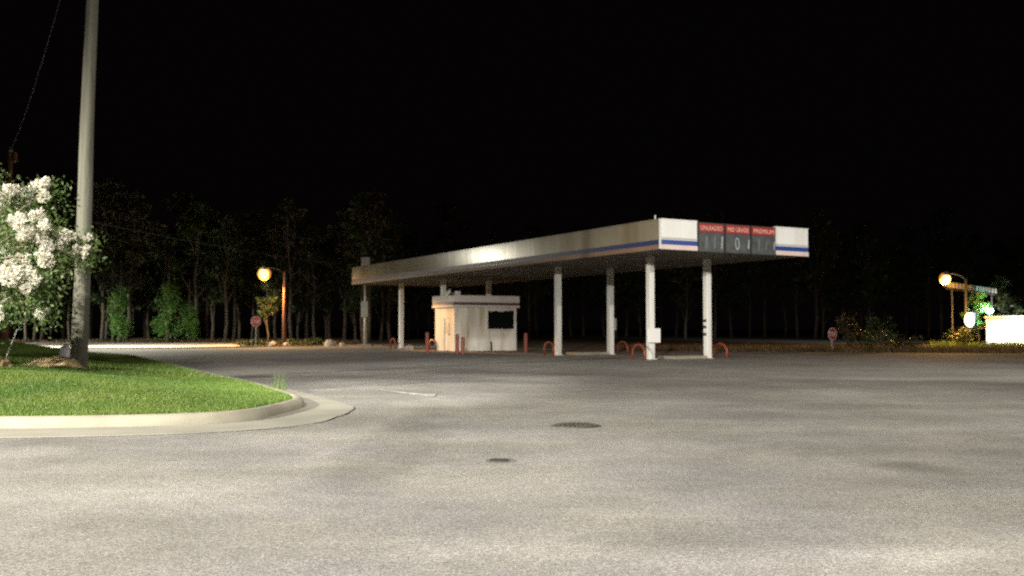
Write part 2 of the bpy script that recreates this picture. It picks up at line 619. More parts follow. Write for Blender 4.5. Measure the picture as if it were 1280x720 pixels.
def offset(P, d):
    out = []
    n = len(P)
    for i in range(n):
        t = (P[(i + 1) % n] - P[(i - 1) % n]).normalized()
        out.append(P[i] + Vector((t.y, -t.x)) * d * SGN)
    return out


LEa = np.array([[p.x, p.y] for p in LE])


def dist_edge(x, y, lo=0, hi=None):
    a = LEa
    b = np.roll(LEa, -1, 0)
    p = np.array([x, y])
    ab = b - a
    t = np.clip(((p - a) * ab).sum(1) / np.maximum(1e-9, (ab * ab).sum(1)), 0, 1)
    dd = np.linalg.norm(a + ab * t[:, None] - p, axis=1)
    return dd.min()


def inside(x, y):
    a = LEa
    b = np.roll(LEa, -1, 0)
    c = (a[:, 1] > y) != (b[:, 1] > y)
    with np.errstate(divide='ignore', invalid='ignore'):
        xi = (b[:, 0] - a[:, 0]) * (y - a[:, 1]) / (b[:, 1] - a[:, 1]) + a[:, 0]
    return bool((c & (x < xi)).sum() % 2)


def lawn_z(x, y, d=None):
    if d is None:
        d = dist_edge(x, y)
    z = .15 + .40 * smooth01(d / 6.0) + .55 * smooth01((-x - 13) / 14) * smooth01(d / 9)
    return z + .03 * noise.noise(Vector((x * .7, y * .7, 0))) * smooth01(d / .8)


vp = [Vector((p.x, p.y)) for p in LE]
nb = len(vp)
ed = [(i, (i + 1) % nb) for i in range(nb)]
for gx in np.arange(-60, -2, .55):
    for gy in np.arange(5, 64, .55):
        if gx < -26 and (int(gx / .55) % 3 or int(gy / .55) % 3):
            continue
        x, y = gx + RNG.uniform(-.15, .15), gy + RNG.uniform(-.15, .15)
        if inside(x, y) and dist_edge(x, y) > .25:
            vp.append(Vector((x, y)))
ov, oe, of, _, _, _ = delaunay_2d_cdt(vp, ed, [], 1, 1e-5)
mb = MB()
mb.add([(p.x, p.y, lawn_z(p.x, p.y)) for p in ov], [tuple(f) for f in of])
o = mb.build('lawn', 'lawn', smooth=True)
fixn(o)
struct(o, 'grassy island rising gently from its concrete kerb', 'lawn')
K_IN, K1, K2, K3 = LE, offset(LE, .02), offset(LE, .16), offset(LE, .20)
# gutter outline follows the photographed apron, wider at the nose
GU = []
for i, p in enumerate(LE):
    q = offset(LE, 1.0)[i] if False else None
nose = Vector((G(380, 505).x, G(380, 505).y))
gut_d = []
for i in range(nb):
    t = (LE[(i + 1) % nb] - LE[(i - 1) % nb]).normalized()
    gut_d.append(.55 + .68 * smooth01((.7 + t.x * SGN) / 1.2))
K4 = []
for i in range(nb):
    t = (LE[(i + 1) % nb] - LE[(i - 1) % nb]).normalized()
    K4.append(LE[i] + Vector((t.y, -t.x)) * (.19 + gut_d[i]) * SGN)
# drop the far and hidden part of the loop from the kerb: it still runs all the way round
mb = MB()
rings = [(LE, .10), (LE, .155), (K1, .165), (offset(LE, .06), .168), (offset(LE, .12), .160), (K2, .135), (K3, .09), (offset(LE, .205), -.02)]
vs, fs = [], []
for P, z in rings:
    vs += [(p.x, p.y, z) for p in P]
for j in range(len(rings) - 1):
    for i in range(nb):
        fs.append((j * nb + i, (j + 1) * nb + i, (j + 1) * nb + (i + 1) % nb, j * nb + (i + 1) % nb))
mb.add(vs, fs)
o = fixn(mb.build('kerb', 'concrete', smooth=True))
struct(o, 'rounded pale concrete kerb round the grass island', 'kerb')
mb = MB()
rings = [(offset(LE, .19), .006), (K4, .014), (offset(K4, .01), -.02)]
vs, fs = [], []
for P, z in rings:
    vs += [(p.x, p.y, z) for p in P]
for j in range(len(rings) - 1):
    for i in range(nb):
        fs.append((j * nb + i, (j + 1) * nb + i, (j + 1) * nb + (i + 1) % nb, j * nb + (i + 1) % nb))
mb.add(vs, fs)
struct(fixn(mb.build('gutter', 'gutter')), 'concrete gutter apron below the island kerb', 'gutter')
mb = MB()
vs, fs = [], []
KJ = []
for i in range(nb):
    t = (LE[(i + 1) % nb] - LE[(i - 1) % nb]).normalized()
    KJ.append(LE[i] + Vector((t.y, -t.x)) * (.19 + gut_d[i] + .02 + .025 * noise.noise(Vector((LE[i].x * 2, LE[i].y * 2, 1)))) * SGN)
for P, z in ((offset(K4, .004), .0045), (KJ, .004)):
    vs += [(p.x, p.y, z) for p in P]
for i in range(nb):
    fs.append((i, nb + i, nb + (i + 1) % nb, (i + 1) % nb))
mb.add(vs, fs)
struct(fixn(mb.build('gutter_joint', 'dark')), 'dark open joint between the gutter and the asphalt', 'joint')

# grass blades on the part of the island in view
POLE = at(98, 455, 25.0)
bl_v, bl_f = [], []
tri = 0


def blades(n, xr, yr, hmin, hmax, wd, test):
    vs = []
    k = 0
    while k < n:
        x, y = RNG.uniform(*xr), RNG.uniform(*yr)
        if not test(x, y):
            continue
        k += 1
        dd = dist_edge(x, y)
        bald = noise.noise(Vector((x * .45, y * .45, 4.0)))
        pz = lawn_z(x, y, dd)
        if dd < .04:
            continue
        e = (Vector((x, y)) - Vector((POLE.x - .6, POLE.y))).length
        if e < 1.3 and RNG.uniform() < .9:
            continue
        if math.hypot((x + 11.6) / 2.6, (y - 22.6) / 1.1) < 1 + .4 * bald and RNG.uniform() < .85:
            continue
        h = RNG.uniform(hmin, hmax) * (1 + .5 * bald)
        a = RNG.uniform(0, 2 * PI)
        wx, wy = math.cos(a) * wd, math.sin(a) * wd
        lx, ly = RNG.normal(0, .35) * h, RNG.normal(0, .35) * h
        vs += [(x - wx, y - wy, pz - .01), (x + wx, y + wy, pz - .01), (x + lx, y + ly, pz + h)]
    return vs


view = lambda x, y: abs(x / y + .04) < .62 and inside(x, y)
vs = blades(115000, (-14, -3), (13.6, 24), .025, .065, .009, view)
vs += blades(40000, (-24, -5), (22, 46), .035, .09, .018, view)
mb = MB()
mb.add(vs, [(3 * i, 3 * i + 1, 3 * i + 2) for i in range(len(vs) // 3)])
tag(mb.build('grass', 'blade'), 'short mown green grass covering the kerbed island', 'grass', kind='stuff')

# bare earth at the pole and beside it
mb = MB()
cz = lawn_z(POLE.x, POLE.y)
bm = bmesh.new()
bmesh.ops.create_grid(bm, x_segments=24, y_segments=16, size=1)
vv, ff = [], []
for q in bm.verts:
    r = math.hypot(q.co.x, q.co.y)
    x, y = POLE.x - .42 + q.co.x * 1.15, POLE.y - .2 + q.co.y * .85
    k = smooth01(1 - r + .25 * noise.noise(q.co * 2))
    vv.append((x, y, lawn_z(x, y) - .05 + k * (.34 + .14 * noise.noise(Vector((x * 3, y * 3, 0))))))
bm.verts.index_update()
ff = [tuple(q.index for q in f.verts) for f in bm.faces]
bm.free()
mb.add(vv, ff)
tag(fixn(mb.build('earth_mound', 'earth', smooth=True)), 'tan mound of bare earth heaped round the foot of the pole', 'earth mound')
p = at(1, 458, 22.5)
mb = MB().blob((p.x - .1, p.y, lawn_z(p.x, p.y) + .05), (.32, .3, .2), 3, .35, 1.6, 2.0)
tag(mb.build('boulder', 'earth', smooth=True), 'pinkish brown boulder in the grass at the left edge', 'boulder')
p = at(82, 427, 33)
mb = MB().blob((p.x, p.y, lawn_z(p.x, p.y) + .2), (.2, .2, .3), 2, .5, 2, 5.0)
tag(mb.build('plastic_bag', 'bag', smooth=True), 'small white bag lying behind the pole on the grass', 'bag')
# stake in front of the tree
a, b = at(21, 413, 24), at(37, 397, 24)
mb = MB().tube([(a.x - .35, a.y, lawn_z(a.x - .35, a.y) - .1), a, b], .014, 6)
tag(mb.build('guy_wire', 'galv'), 'short pale guy wire slanting up beneath the flowering tree', 'wire')
# tall weeds at the kerb
c = G(347, 487, .15)
vs = []
for i in range(34):
    x, y = c.x + RNG.normal(0, .10), c.y + .1 + RNG.normal(0, .10)
    h = RNG.uniform(.18, .48)
    a = RNG.uniform(0, 2 * PI)
    wx, wy = math.cos(a) * .007, math.sin(a) * .007
    lx, ly = RNG.normal(0, .22) * h, RNG.normal(0, .22) * h
    z0 = .12
    vs += [(x - wx, y - wy, z0), (x + wx, y + wy, z0), (x + lx, y + ly, z0 + h)]
mb = MB()
mb.add(vs, [(3 * i, 3 * i + 1, 3 * i + 2) for i in range(len(vs) // 3)])
tag(mb.build('weed_clump', 'blade'), 'tall thin weeds sprouting at the back of the island nose', 'weeds')

# ------------------------------------------------------------------ wooden utility pole in front
mb = MB()
N = 26
pp, rr = [], []
for i in range(N + 1):
    t = i / N
    z = POLE.z - .3 + t * 13.3
    pp.append((POLE.x + .2 * t * 1.25 + .015 * math.sin(t * 9), POLE.y, z))
    rr.append(.215 - .085 * t)
mb.tube(pp, rr, 16, jit=.015)
tag(mb.build('utility_pole', 'wood', smooth=True), 'tall weathered wooden utility pole on the grass island', 'utility pole')
# far pole and wires
fp = at(13, 184, 58)
up = thing('utility_pole', 'distant reddish brown utility pole rising behind the flowering tree', 'utility pole', (fp.x, fp.y, 0))
MB().tube([(-.08, 0, -.2), (0, 0, fp.z - .1), (.02, 0, fp.z)], [.2, .14, .12], 10).build('pole', 'darkwood', up, smooth=True)
MB().lathe([(.10, fp.z - .9), (.14, fp.z - .85), (.14, fp.z - .35), (.08, fp.z - .3)], (.28, 0, 0), 12).build('transformer', 'darkwood', up)


def sag(a, b, s, r, n=24):
    a, b = Vector(a), Vector(b)
    return MB().tube([a.lerp(b, i / n) - Vector((0, 0, s * 4 * (i / n) * (1 - i / n))) for i in range(n + 1)], r, 5)


e = at(86, -40, 27)
tag(sag((fp.x, fp.y, fp.z - .2), e, .5, .014).build('power_line', 'wire'), 'thin power line climbing from the distant brown pole', 'power line')
a, b = at(108, 276, 25.2), at(470, 330, 95)
tag(sag(a, b, .4, .012).build('telephone_line', 'wire'), 'faint drooping line leaving the wooden pole toward the woods', 'telephone line')

# ------------------------------------------------------------------ flowering tree
ft_base = at(-48, 432, 20.2)
ft_base.z = lawn_z(ft_base.x, ft_base.y) - .05
ft = thing('flowering_tree', 'small tree full of white blossoms beside the wooden pole', 'tree', ft_base)
clus = [(50, 243, 13), (30, 254, 10), (62, 233, 9), (12, 263, 11), (42, 268, 9), (22, 282, 10), (55, 281, 13), (74, 297, 15), (62, 306, 13), (44, 300, 12),
        (88, 302, 11), (100, 315, 9), (111, 301, 6), (110, 316, 6), (66, 327, 10), (30, 313, 12), (10, 318, 12), (3, 334, 12), (26, 342, 15), (46, 345, 12),
        (52, 356, 12), (38, 360, 11), (4, 352, 13), (14, 345, 10), (18, 330, 9), (36, 328, 9), (9, 375, 9), (2, 390, 8), (56, 392, 7), (-20, 250, 15), (-30, 300, 18),
        (-25, 340, 16), (-60, 270, 16), (-70, 320, 18), (-55, 360, 15), (-90, 300, 16), (-150, 300, 18), (-170, 335, 18), (-200, 300, 20), (-220, 340, 20), (-250, 310, 20), (-270, 345, 20), (-300, 330, 20), (-190, 370, 18), (-240, 375, 18), (-290, 375, 18), (-130, 375, 16), (-330, 360, 18), (-40, 225, 12), (-15, 220, 10), (-100, 350, 14), (20, 240, 9), (5, 245, 10)]  # added clusters out of view widen the crown, shading the pole's foot
trunk_mb, leaf_pts, pet_pts, pet2 = MB(), [], [], []
stems = []
for k in range(5):
    a = 2 * PI * k / 5 + .4
    top = Vector((math.cos(a) * .75 - .1, math.sin(a) * .6, 1.7 + .15 * k))
    pth = [Vector((math.cos(a) * .1, math.sin(a) * .1, -.1)), Vector((math.cos(a) * .28, math.sin(a) * .25, .8)), top]
    trunk_mb.tube(pth, [.06, .045, .03], 7)
    stems.append(top)
for px, py, r in clus:
    Y = 20.0 + random.uniform(-1.1, 1.0) * (0.5 if px > 70 else 1)
    p = at(px, py, Y) - ft_base
    rad = r / F * Y
    s = min(stems, key=lambda q: (q - p).length)
    mid = s.lerp(p, .55) + Vector((0, 0, .12))
    trunk_mb.tube([s, mid, p], [.022, .014, .006], 5)
    # blossom panicle: several lumps, each a ruffled ball of petals
    for j in range(5):
        q = p + Vector((random.gauss(0, .55), random.gauss(-1.1, .5), random.gauss(.1, .5))) * rad
        n = int(95 * (rad / .2))
        d = RNG.normal(size=(n, 3))
        d /= np.linalg.norm(d, axis=1)[:, None]
        pet_pts.append(np.array(q) + d * rad * .58 * RNG.uniform(.55, 1.1, size=(n, 1)))
    n = 190
    d = RNG.normal(size=(n, 3)) * np.array([1.25, 1.25, 1.1]) * rad * 1.0
    d[:, 2] -= rad * .8
    d[:, 0] -= rad * (.6 if px > 50 else 0)
    d[:, 1] += rad * 1.2
    leaf_pts.append(np.array(p) + d)
    for t in np.linspace(.35, 1, 7):
        q = s.lerp(p, t)
        leaf_pts.append(np.array(q) + RNG.normal(size=(14, 3)) * .12)
for k in range(150):
    px, py = random.uniform(-330, 85), random.uniform(245, 395)
    if px > 40 and py > 385 or px < -110 and py < 295 or px > 55 and (py < 290 or py > 330) or py < 258 and px > 20:
        continue
    p = at(px, py, 20.6 + random.uniform(-.9, 1.5)) - ft_base
    leaf_pts.append(np.array(p) + RNG.normal(size=(90, 3)) * .18)
for px, py in ((105, 303), (100, 325), (66, 236), (80, 288)):
    p = at(px, py, 20.3) - ft_base
    leaf_pts.append(np.array(p) + RNG.normal(size=(30, 3)) * .09)
trunk_mb.build('trunk', 'twig', ft, smooth=True)
MB().leaves(np.concatenate(leaf_pts), .048).build('crown', 'myrtle', ft)
MB().leaves(np.concatenate(pet_pts), .040).build('blossoms', 'petal', ft)

# ------------------------------------------------------------------ station canopy
PHI = math.radians(29.4)
CY = 39.85
Cc = Vector((187 / F * CY, CY, 0))
WID, LEN, HS, FH = 8.5, 37.2, 4.76, 1.24
TOP = HS + FH


def CW(w_, s_, z=0.0):
    return Vector((Cc.x + w_ * math.cos(PHI) - s_ * math.sin(PHI), Cc.y + w_ * math.sin(PHI) + s_ * math.cos(PHI), z))


cn = thing('station_canopy', 'long flat fuel station canopy with a blue stripe and price boards', 'canopy', Cc, PHI)
T = .14
ZG0, ZG1 = TOP - .61 * FH, TOP - .67 * FH
ZB0, ZB1 = TOP - .69 * FH, TOP - .855 * FH


def fascia_run(axis, a0, a1, face, out, wm, bm_, pm, label=None):
    """one straight fascia; face = coordinate of its outer skin, out = -1 / +1 outward"""
    inn = face - out * T

    def bx(mb, p0, p1, z0, z1, lo, hi):
        lo, hi = min(lo, hi), max(lo, hi)
        if axis == 'x':
            mb.box(p0, p1, lo, hi, z0, z1)
        else:
            mb.box(lo, hi, p0, p1, z0, z1)
        return mb
    mb = MB()
    # panels about 3 m long with a fine joint between them
    n = max(1, round((a1 - a0) / 3.05))
    for i in range(n):
        p0, p1 = a0 + (a1 - a0) * i / n, a0 + (a1 - a0) * (i + 1) / n
        bx(mb, p0 + .004, p1 - .004, HS, TOP - .05, inn, face)
    f = mb.build('fascia', wm, cn, label)
    mb = MB()
    bx(mb, a0, a1, TOP - .047, TOP + .02, inn - out * .01, face + out * .025)
    mb.build('cap_trim', wm, f)
    mb = MB()
    bx(mb, a0, a1, ZB1, ZB0, face + out * .001, face + out * .012)
    mb.build('blue_stripe', bm_, f)
    mb = MB()
    bx(mb, a0, a1, HS - .02, ZB1 - .012, face + out * .001, face + out * .03)
    mb.build('lower_stripe', pm, f)
    mb = MB()
    bx(mb, a0, a1, ZG1, ZG0, face + out * .001, face + out * .008)
    mb.build('grey_line', 'greyline' if wm == 'white' else wm, f)
    return f


S0, S1 = 1.93, 6.46
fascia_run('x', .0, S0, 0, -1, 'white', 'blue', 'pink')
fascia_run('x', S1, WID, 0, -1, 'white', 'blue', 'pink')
fascia_run('y', .143, LEN, 0, -1, 'fascia', 'bluedark', 'pinkdark', 'long streaky tan fascia with a faint blue stripe')
fascia_run('y', .143, LEN, WID, 1, 'fascia', 'bluedark', 'pinkdark')
fascia_run('x', .146, WID - .146, LEN, 1, 'fascia', 'bluedark', 'pinkdark')
MB().box(S0 + .004, S1 - .004, .02, T, HS, TOP - .02).build('backing_board', 'dark', cn)
sw = (S1 - S0) / 3
names = ['UNLEADED', 'MID GRADE', 'PREMIUM']
for k in range(3):
    x0, x1 = S0 + sw * k + .03, S0 + sw * (k + 1) - .03
    zh = TOP - .36 * FH
    ps = MB().box(x0, x1, -.05, .016, HS - .06, TOP - .03, .012).build('price_board', 'dark', cn)
    MB().box(x0 + .04, x1 - .04, -.062, -.053, zh + .01, TOP - .07).build('header', 'redhead', ps)
    MB().box(x0 + .04, x1 - .04, -.062, -.053, HS - .03, zh - .015).build('digit_panel', 'slate', ps)
    tm = text_mesh(names[k], .19, sw - .30)
    tm.xf(lambda q, cx=(x0 + x1) / 2, cz=(zh + TOP) / 2 - .035: (q.x + cx, q.y - .067, q.z + cz))
    tm.build('lettering', 'pinktext', ps)
    zm, hh = (HS - .03 + zh - .015) / 2, .27
    ww = x1 - x0

    def flap(xc, sy, m, wdt=.06, hgt=hh, lean=.02):
        mbf = MB()
        mbf.prism([(xc - wdt / 2 - lean, zm - hgt), (xc + wdt / 2 - lean, zm - hgt), (xc + wdt / 2 + lean, zm + hgt), (xc - wdt / 2 + lean, zm + hgt)], -.068, -.063)
        mbf.build('digit_flap', m, ps)
    if k == 0:
        flap(x0 + ww * .30, 0, 'digitdim', .12)
        flap(x0 + ww * .62, 0, 'digitdim', .10)
        flap(x0 + ww * .90, 0, 'digit', .09)
    elif k == 1:
        ring = text_mesh('0', .54, .26)
        ring.xf(lambda q, cx=x0 + ww * .46: (q.x + cx, q.y - .067, q.z + zm))
        ring.build('digit', 'digit', ps)
        flap(x0 + ww * .92, 0, 'digit', .08, .2)
    else:
        flap(x0 + ww * .30, 0, 'digitdim', .10)
        flap(x0 + ww * .60, 0, 'digitdim', .06, .2)
        flap(x0 + ww * .93, 0, 'digit', .07, .18)
mb = MB().box(T + .003, WID - T - .003, T + .003, LEN - T - .003, HS + .03, HS + .09)
sf = mb.build('soffit', 'soffit', cn)
mb = MB()
for i in range(1, 24):
    x = WID * i / 24
    mb.box(x - .012, x + .012, T + .01, LEN - T - .01, HS + .018, HS + .028)
mb.build('panel_seams', 'seam', sf)
for s_ in (4.0, 8.1, 12.1, 16, 19.3, 22.6, 26.5, 30.1, 33.7):
    for x in (2.5, 6.0):
        MB().box(x - .28, x + .28, s_ + .9, s_ + 1.46, HS + .0, HS + .017).build('light_housing', 'grey', sf)
MB().box(T + .003, WID - T - .003, T + .003, LEN - T - .003, TOP - .3, TOP - .24).build('roof_deck', 'roofdark', cn)
COLS = [4.04, 12.1, 26.5, 33.7]
WA, WB = 2.53, 5.96
for s_ in COLS:
    for w_ in (WA, WB):
        c = MB().box(w_ - .145, w_ + .145, s_ - .145, s_ + .145, 0, HS + .03, .03).build('column', 'column', cn)
        MB().box(w_ - .2, w_ + .2, s_ - .2, s_ + .2, .0, .025).build('base_plate', 'column', c)
        if s_ == COLS[0] and w_ == WA:
            MB().box(w_ - .34, w_ + .36, s_ - .29, s_ - .15, .78, 1.44, .02).build('sign_box', 'white', c)
            MB().box(w_ - .28, w_ + .30, s_ - .293, s_ - .291, .84, 1.38).build('sign_panel', 'signwhite', c)
        if s_ == COLS[1] and w_ == WB:
            MB().box(w_ + .15, w_ + .31, s_ - .14, s_ + .12, 1.35, 2.0, .02).build('switch_box', 'grey', c)
        if s_ == COLS[0] and w_ == WB:
            for z in (1.1, 1.45, 1.75):
                MB().box(w_ - .19, w_ - .147, s_ - .1, s_ + .1, z, z + .12).build('bracket', 'dark', c)
# antenna on the roof
a = at(816, 270, CW(1.3, 2.6).y)
MB().tube([(.9, 1.55, TOP - .25), (.9, 1.55, TOP + .36)], .035, 6).build('vent_pipe', 'column', cn)

# ------------------------------------------------------------------ pump islands, hoops, bollards
pad_lab = {COLS[0]: 'low bare concrete pump island nearest the price boards', COLS[1]: 'low bare concrete pump island just right of the kiosk',
           COLS[3]: 'low concrete pump island at the far end of the canopy'}
for s_ in (COLS[0], COLS[1], COLS[3]):
    p = CW(4.42, s_)
    o = MB().box(-1.02, 1.02, -.6, .6, 0, .15, .03).build('pump_island', 'concrete')
    o.location = p
    o.rotation_euler = (0, 0, PHI)
    tag(o, pad_lab[s_], 'pump island', 'concrete pump islands under the canopy')
hoop_pts = []
R_ = .46
hp = [(0, -R_, 0), (0, -R_, .32)] + [(0, -R_ * math.cos(PI * k / 10), .32 + .38 * math.sin(PI * k / 10)) for k in range(1, 10)] + [(0, R_, .32), (0, R_, 0)]
hoops = [(COLS[0], 1.84, 'red hoop barrier left of the column with the white sign box'), (COLS[0], 6.76, 'red hoop barrier right of the rightmost canopy column'),
         (COLS[1], 1.95, 'red hoop barrier between the kiosk and the next column'), (COLS[1], 6.78, 'dark red hoop barrier right of the column with a small switch box'),
         (COLS[3], 1.9, 'small far red hoop barrier at the column left of the kiosk'), (COLS[2], 1.75, 'red hoop barrier half hidden by the left side of the kiosk')]
h0 = MB().tube(hp, .055, 8).build('hoop_barrier', 'red', smooth=True)
h0.rotation_euler = (0, 0, PHI)
for i, (s_, w_, lab) in enumerate(hoops):
    o = h0 if i == 0 else h0.copy()
    if i:
        COL.objects.link(o)
    o.location = CW(w_, s_)
    tag(o, lab, 'hoop barrier', 'red hoop barriers at the pump islands')
bl = [(534, 441.2, 1.22, 'slim red bollard standing left of the kiosk'), (571.5, 442.3, 1.12, 'taller of two red bollards before the kiosk corner'),
      (578.5, 442.6, .95, 'shorter of two red bollards before the kiosk corner'), (657, 440.6, 1.18, 'lone red bollard right of the kiosk window')]
b0 = MB().lathe([(.105, 0), (.105, .93), (.09, .98), (.05, 1.0)], n=14).build('bollard', 'red', smooth=False)
for i, (px, py, h, lab) in enumerate(bl):
    o = b0 if i == 0 else b0.copy()
    if i:
        COL.objects.link(o)
    o.location = G(px, py)
    o.scale = (1, 1, h)
    tag(o, lab, 'bollard', 'red bollards round the kiosk')
p = G(511, 437.2)
tag(MB().blob((p.x, p.y, .12), (.3, .25, .2), 2, .5, 1.5, 9.0).build('rubble_lump', 'stone'), 'white lump of rubble beside the far left canopy column', 'rubble')

# ------------------------------------------------------------------ kiosk
KB, KS, KD = 1.79, 23.3, 2.9
KW = 4.54
kp = CW(KB, KS)
kk = thing('kiosk', 'small white cashier kiosk with a dark window under the canopy', 'kiosk', kp, PHI)
WZ = 2.80
wx0, wx1, wz0, wz1 = 2.40, 4.42, 1.36, 2.70
mb = MB()
# front wall (y=0 side) with the window opening
mb.box(0, wx0, 0, .12, 0, WZ)
mb.box(wx0, wx1, 0, .12, 0, wz0)
mb.box(wx0, wx1, 0, .12, wz1, WZ)
mb.box(wx1, KW, 0, .12, 0, WZ)
mb.box(0, .12, .12, .62, 0, WZ)
mb.box(0, .12, .62, 1.52, 2.1, WZ)
mb.box(0, .12, 1.52, KD, 0, WZ)
mb.box(KW - .12, KW, .12, KD, 0, WZ)
mb.box(.12, KW - .12, KD - .12, KD, 0, WZ)
mb.box(.12, KW - .12, .12, KD - .12, 0, .05)
mb.build('wall', 'boothwall', kk)
wn = MB().box(wx0, wx1, .03, .09, wz0, wz0 + .05).box(wx0, wx1, .03, .09, wz1 - .05, wz1).box(wx0, wx0 + .05, .03, .09, wz0 + .05, wz1 - .05) \
    .box(wx1 - .05, wx1, .03, .09, wz0 + .05, wz1 - .05).build('window', 'boothcap', kk)
MB().box(wx0 + .05, wx1 - .05, .05, .06, wz0 + .05, wz1 - .05).build('pane', 'glass', wn)
MB().box(wx0 - .05, wx1 + .04, -.05, -.002, wz0 - .07, wz0 - .01).build('sill', 'boothcap', wn)
MB().prism([(wx0, wz1 - .12), (wx0 + .35, wz1 - .16), (wx0 + .6, wz1 - .10), (wx0 + .95, wz1 - .19), (wx0 + 1.3, wz1 - .12), (wx1, wz1 - .08), (wx1, wz1 + .06), (wx0, wz1 + .06)], -.03, -.004) \
    .build('torn_blind', 'boothcap', wn, 'ragged torn strip along the top of the window')
dr = MB().box(.03, .08, .63, 1.51, .02, 2.09).build('door', 'boothwall', kk)
MB().box(-.02, .025, .72, .80, 1.0, 1.12).build('handle', 'dark', dr)
MB().box(.012, .027, .80, 1.32, 1.15, 1.85).build('pane', 'grey', dr)
cap = MB().box(-.14, KW + .16, -.14, KD + .14, WZ + .32, WZ + .76, .02).build('roof_fascia', 'boothcap', kk)
MB().box(-.12, KW + .14, -.12, KD + .12, WZ + .14, WZ + .317).build('dark_stripe', 'darkstripe', cap)
MB().box(-.15, KW + .17, -.15, KD + .15, WZ + .003, WZ + .137).build('lower_trim', 'boothcap', cap)
fl = MB().tube([(.1, -.1, WZ + .76), (-.15, .2, WZ + .95)], .03, 6).build('floodlight', 'grey', kk)
q = MB().box(-.16, .16, -.1, .1, -.12, .12, .03)
q.xf(lambda v: (v.x * .9 - .28, v.y + .35, v.z + v.x * .7 + WZ + .92))
q.build('lamp_housing', 'column', fl)
MB().tube([(2.62, -.12, 0), (2.62, -.12, .5), (2.6, -.02, .56)], .06, 8).build('pipe', 'dark', kk)
MB().box(.45, .75, .6, .9, WZ + .762, WZ + 1.05, .02).build('roof_vent', 'boothcap', kk)

# ------------------------------------------------------------------ lamp pole behind the far end of the canopy
p = G(456.5, 432.5)
lp = thing('light_pole', 'unlit grey lamp pole with a control box behind the canopy end', 'light pole', (p.x, p.y, 0))
MB().tube([(0, 0, .1), (0, 0, 2.0), (0, 0, 6.9)], [.16, .14, .10], 10).build('pole', 'galv', lp, smooth=True)
MB().box(-.30, .26, -.32, -.13, 2.38, 3.68, .04).build('control_box', 'galv', lp)
MB().box(-.34, .36, -.3, .3, 6.6, 7.35, .05).build('lamp_head', 'grey', lp)
MB().box(-.6, .6, -.5, .5, -.02, .14, .04).build('footing', 'gutter', lp)

# ------------------------------------------------------------------ street lamps
def street_lamp(label, base, head, lens_m, pole_m, lens_r, group=None, ribbed=False, halo_m=None):
    base = Vector(base)
    t = thing('street_lamp', label, 'street lamp', base, 0, group)
    h = Vector(head) - base
    dx = Vector((h.x, h.y, 0))
    L = dx.length
    d = dx / L
    top = h.z + (.35 if not ribbed else -.75)
    MB().tube([(0, 0, -.1), (0, 0, top * .5), (0, 0, top - .15)], [.17, .14, .10], 10).build('pole', pole_m, t, smooth=True)
    am = MB().tube([(0, 0, top - .35), tuple(d * L * .25 + Vector((0, 0, top - .02))), tuple(d * L * .6 + Vector((0, 0, h.z + lens_r + .12))), tuple(d * (L - .15) + Vector((0, 0, h.z + lens_r + .12)))],
                   .04, 7).build('arm', 'dark', t, smooth=True)
    hd = MB().lathe([(.05, lens_r + .25), (.16, lens_r + .2), (.22, lens_r * .93), (.2, lens_r * .8)], (h.x, h.y, h.z), 18).build('lamp_head', 'grey', t, smooth=True)
    prof = [(.02, -lens_r)] + [(lens_r * math.sin(PI * k / 12), -lens_r * math.cos(PI * k / 12)) for k in range(1, 12)]
    lens_o = MB().lathe(prof, (h.x, h.y, h.z), 20).build('lens', lens_m, hd, smooth=True)
    if halo_m:
        MB().blob((h.x - .03, h.y + .22, h.z), (lens_r * 1.5, .2, lens_r * 1.5), 3, 0).build('halo_disc', halo_m, hd, smooth=True)  # added glowing disc imitating the halo round the lens
    return t


E_head = at(330, 342, 81)
E_base = G(355, 432)
street_lamp('lit orange street lamp on a pole before the woods', E_base, E_head, 'sodium', 'darkwood', .38, halo_m='halo_disc')
F_head = at(1183, 348, 76)
F_base = at(1209, 440, 79.3)
F_base.z = 0
sl = street_lamp('lit orange street lamp on a pole left of the white shed', F_base, F_head, 'sodium_small', 'dark', .31, halo_m='halo_disc')
D_head = at(101, 293, 73)
D_base = at(99, 440, 74)
D_base.z = 0
street_lamp('white street lamp hidden behind the wooden utility pole', D_base, D_head + Vector((.15, 0, 0)), 'metalhalide', 'galv', .3)
# ribbed awning edge lit by the right lamp
a, b = at(1187, 356, 79), at(1247, 364, 84)
aw = thing('awning', 'ribbed metal awning edge catching orange light under the right street lamp', 'awning', a)
v = b - a
mb, mb2 = MB(), MB()
n = 15
for i in range(n):
    q0, q1 = v * (i / n), v * ((i + .55) / n)
    s0 = [(q0.x, q0.y, q0.z - .22), (q1.x, q1.y, q1.z - .22), (q1.x, q1.y, q1.z + .2), (q0.x, q0.y, q0.z + .2)]
    mb.add([(x, y - .05, z) for x, y, z in s0] + [(x, y + 1.2, z + .15) for x, y, z in s0],
           [(0, 1, 2, 3), (7, 6, 5, 4), (0, 4, 5, 1), (1, 5, 6, 2), (2, 6, 7, 3), (3, 7, 4, 0)])
mb2.tube([(0, .6, -.28), (v.x, v.y + .6, v.z - .28)], .05, 6)
mb.build('rib', 'grey', aw)
aw.children[0].name = 'ribbed_sheet'
mb2.build('beam', 'dark', aw)
for t_ in (.12, .95):
    q = v * t_
    MB().tube([(q.x, q.y + .7, q.z - .3), (q.x, q.y + .7, -a.z)], .06, 6).build('post', 'dark', aw)

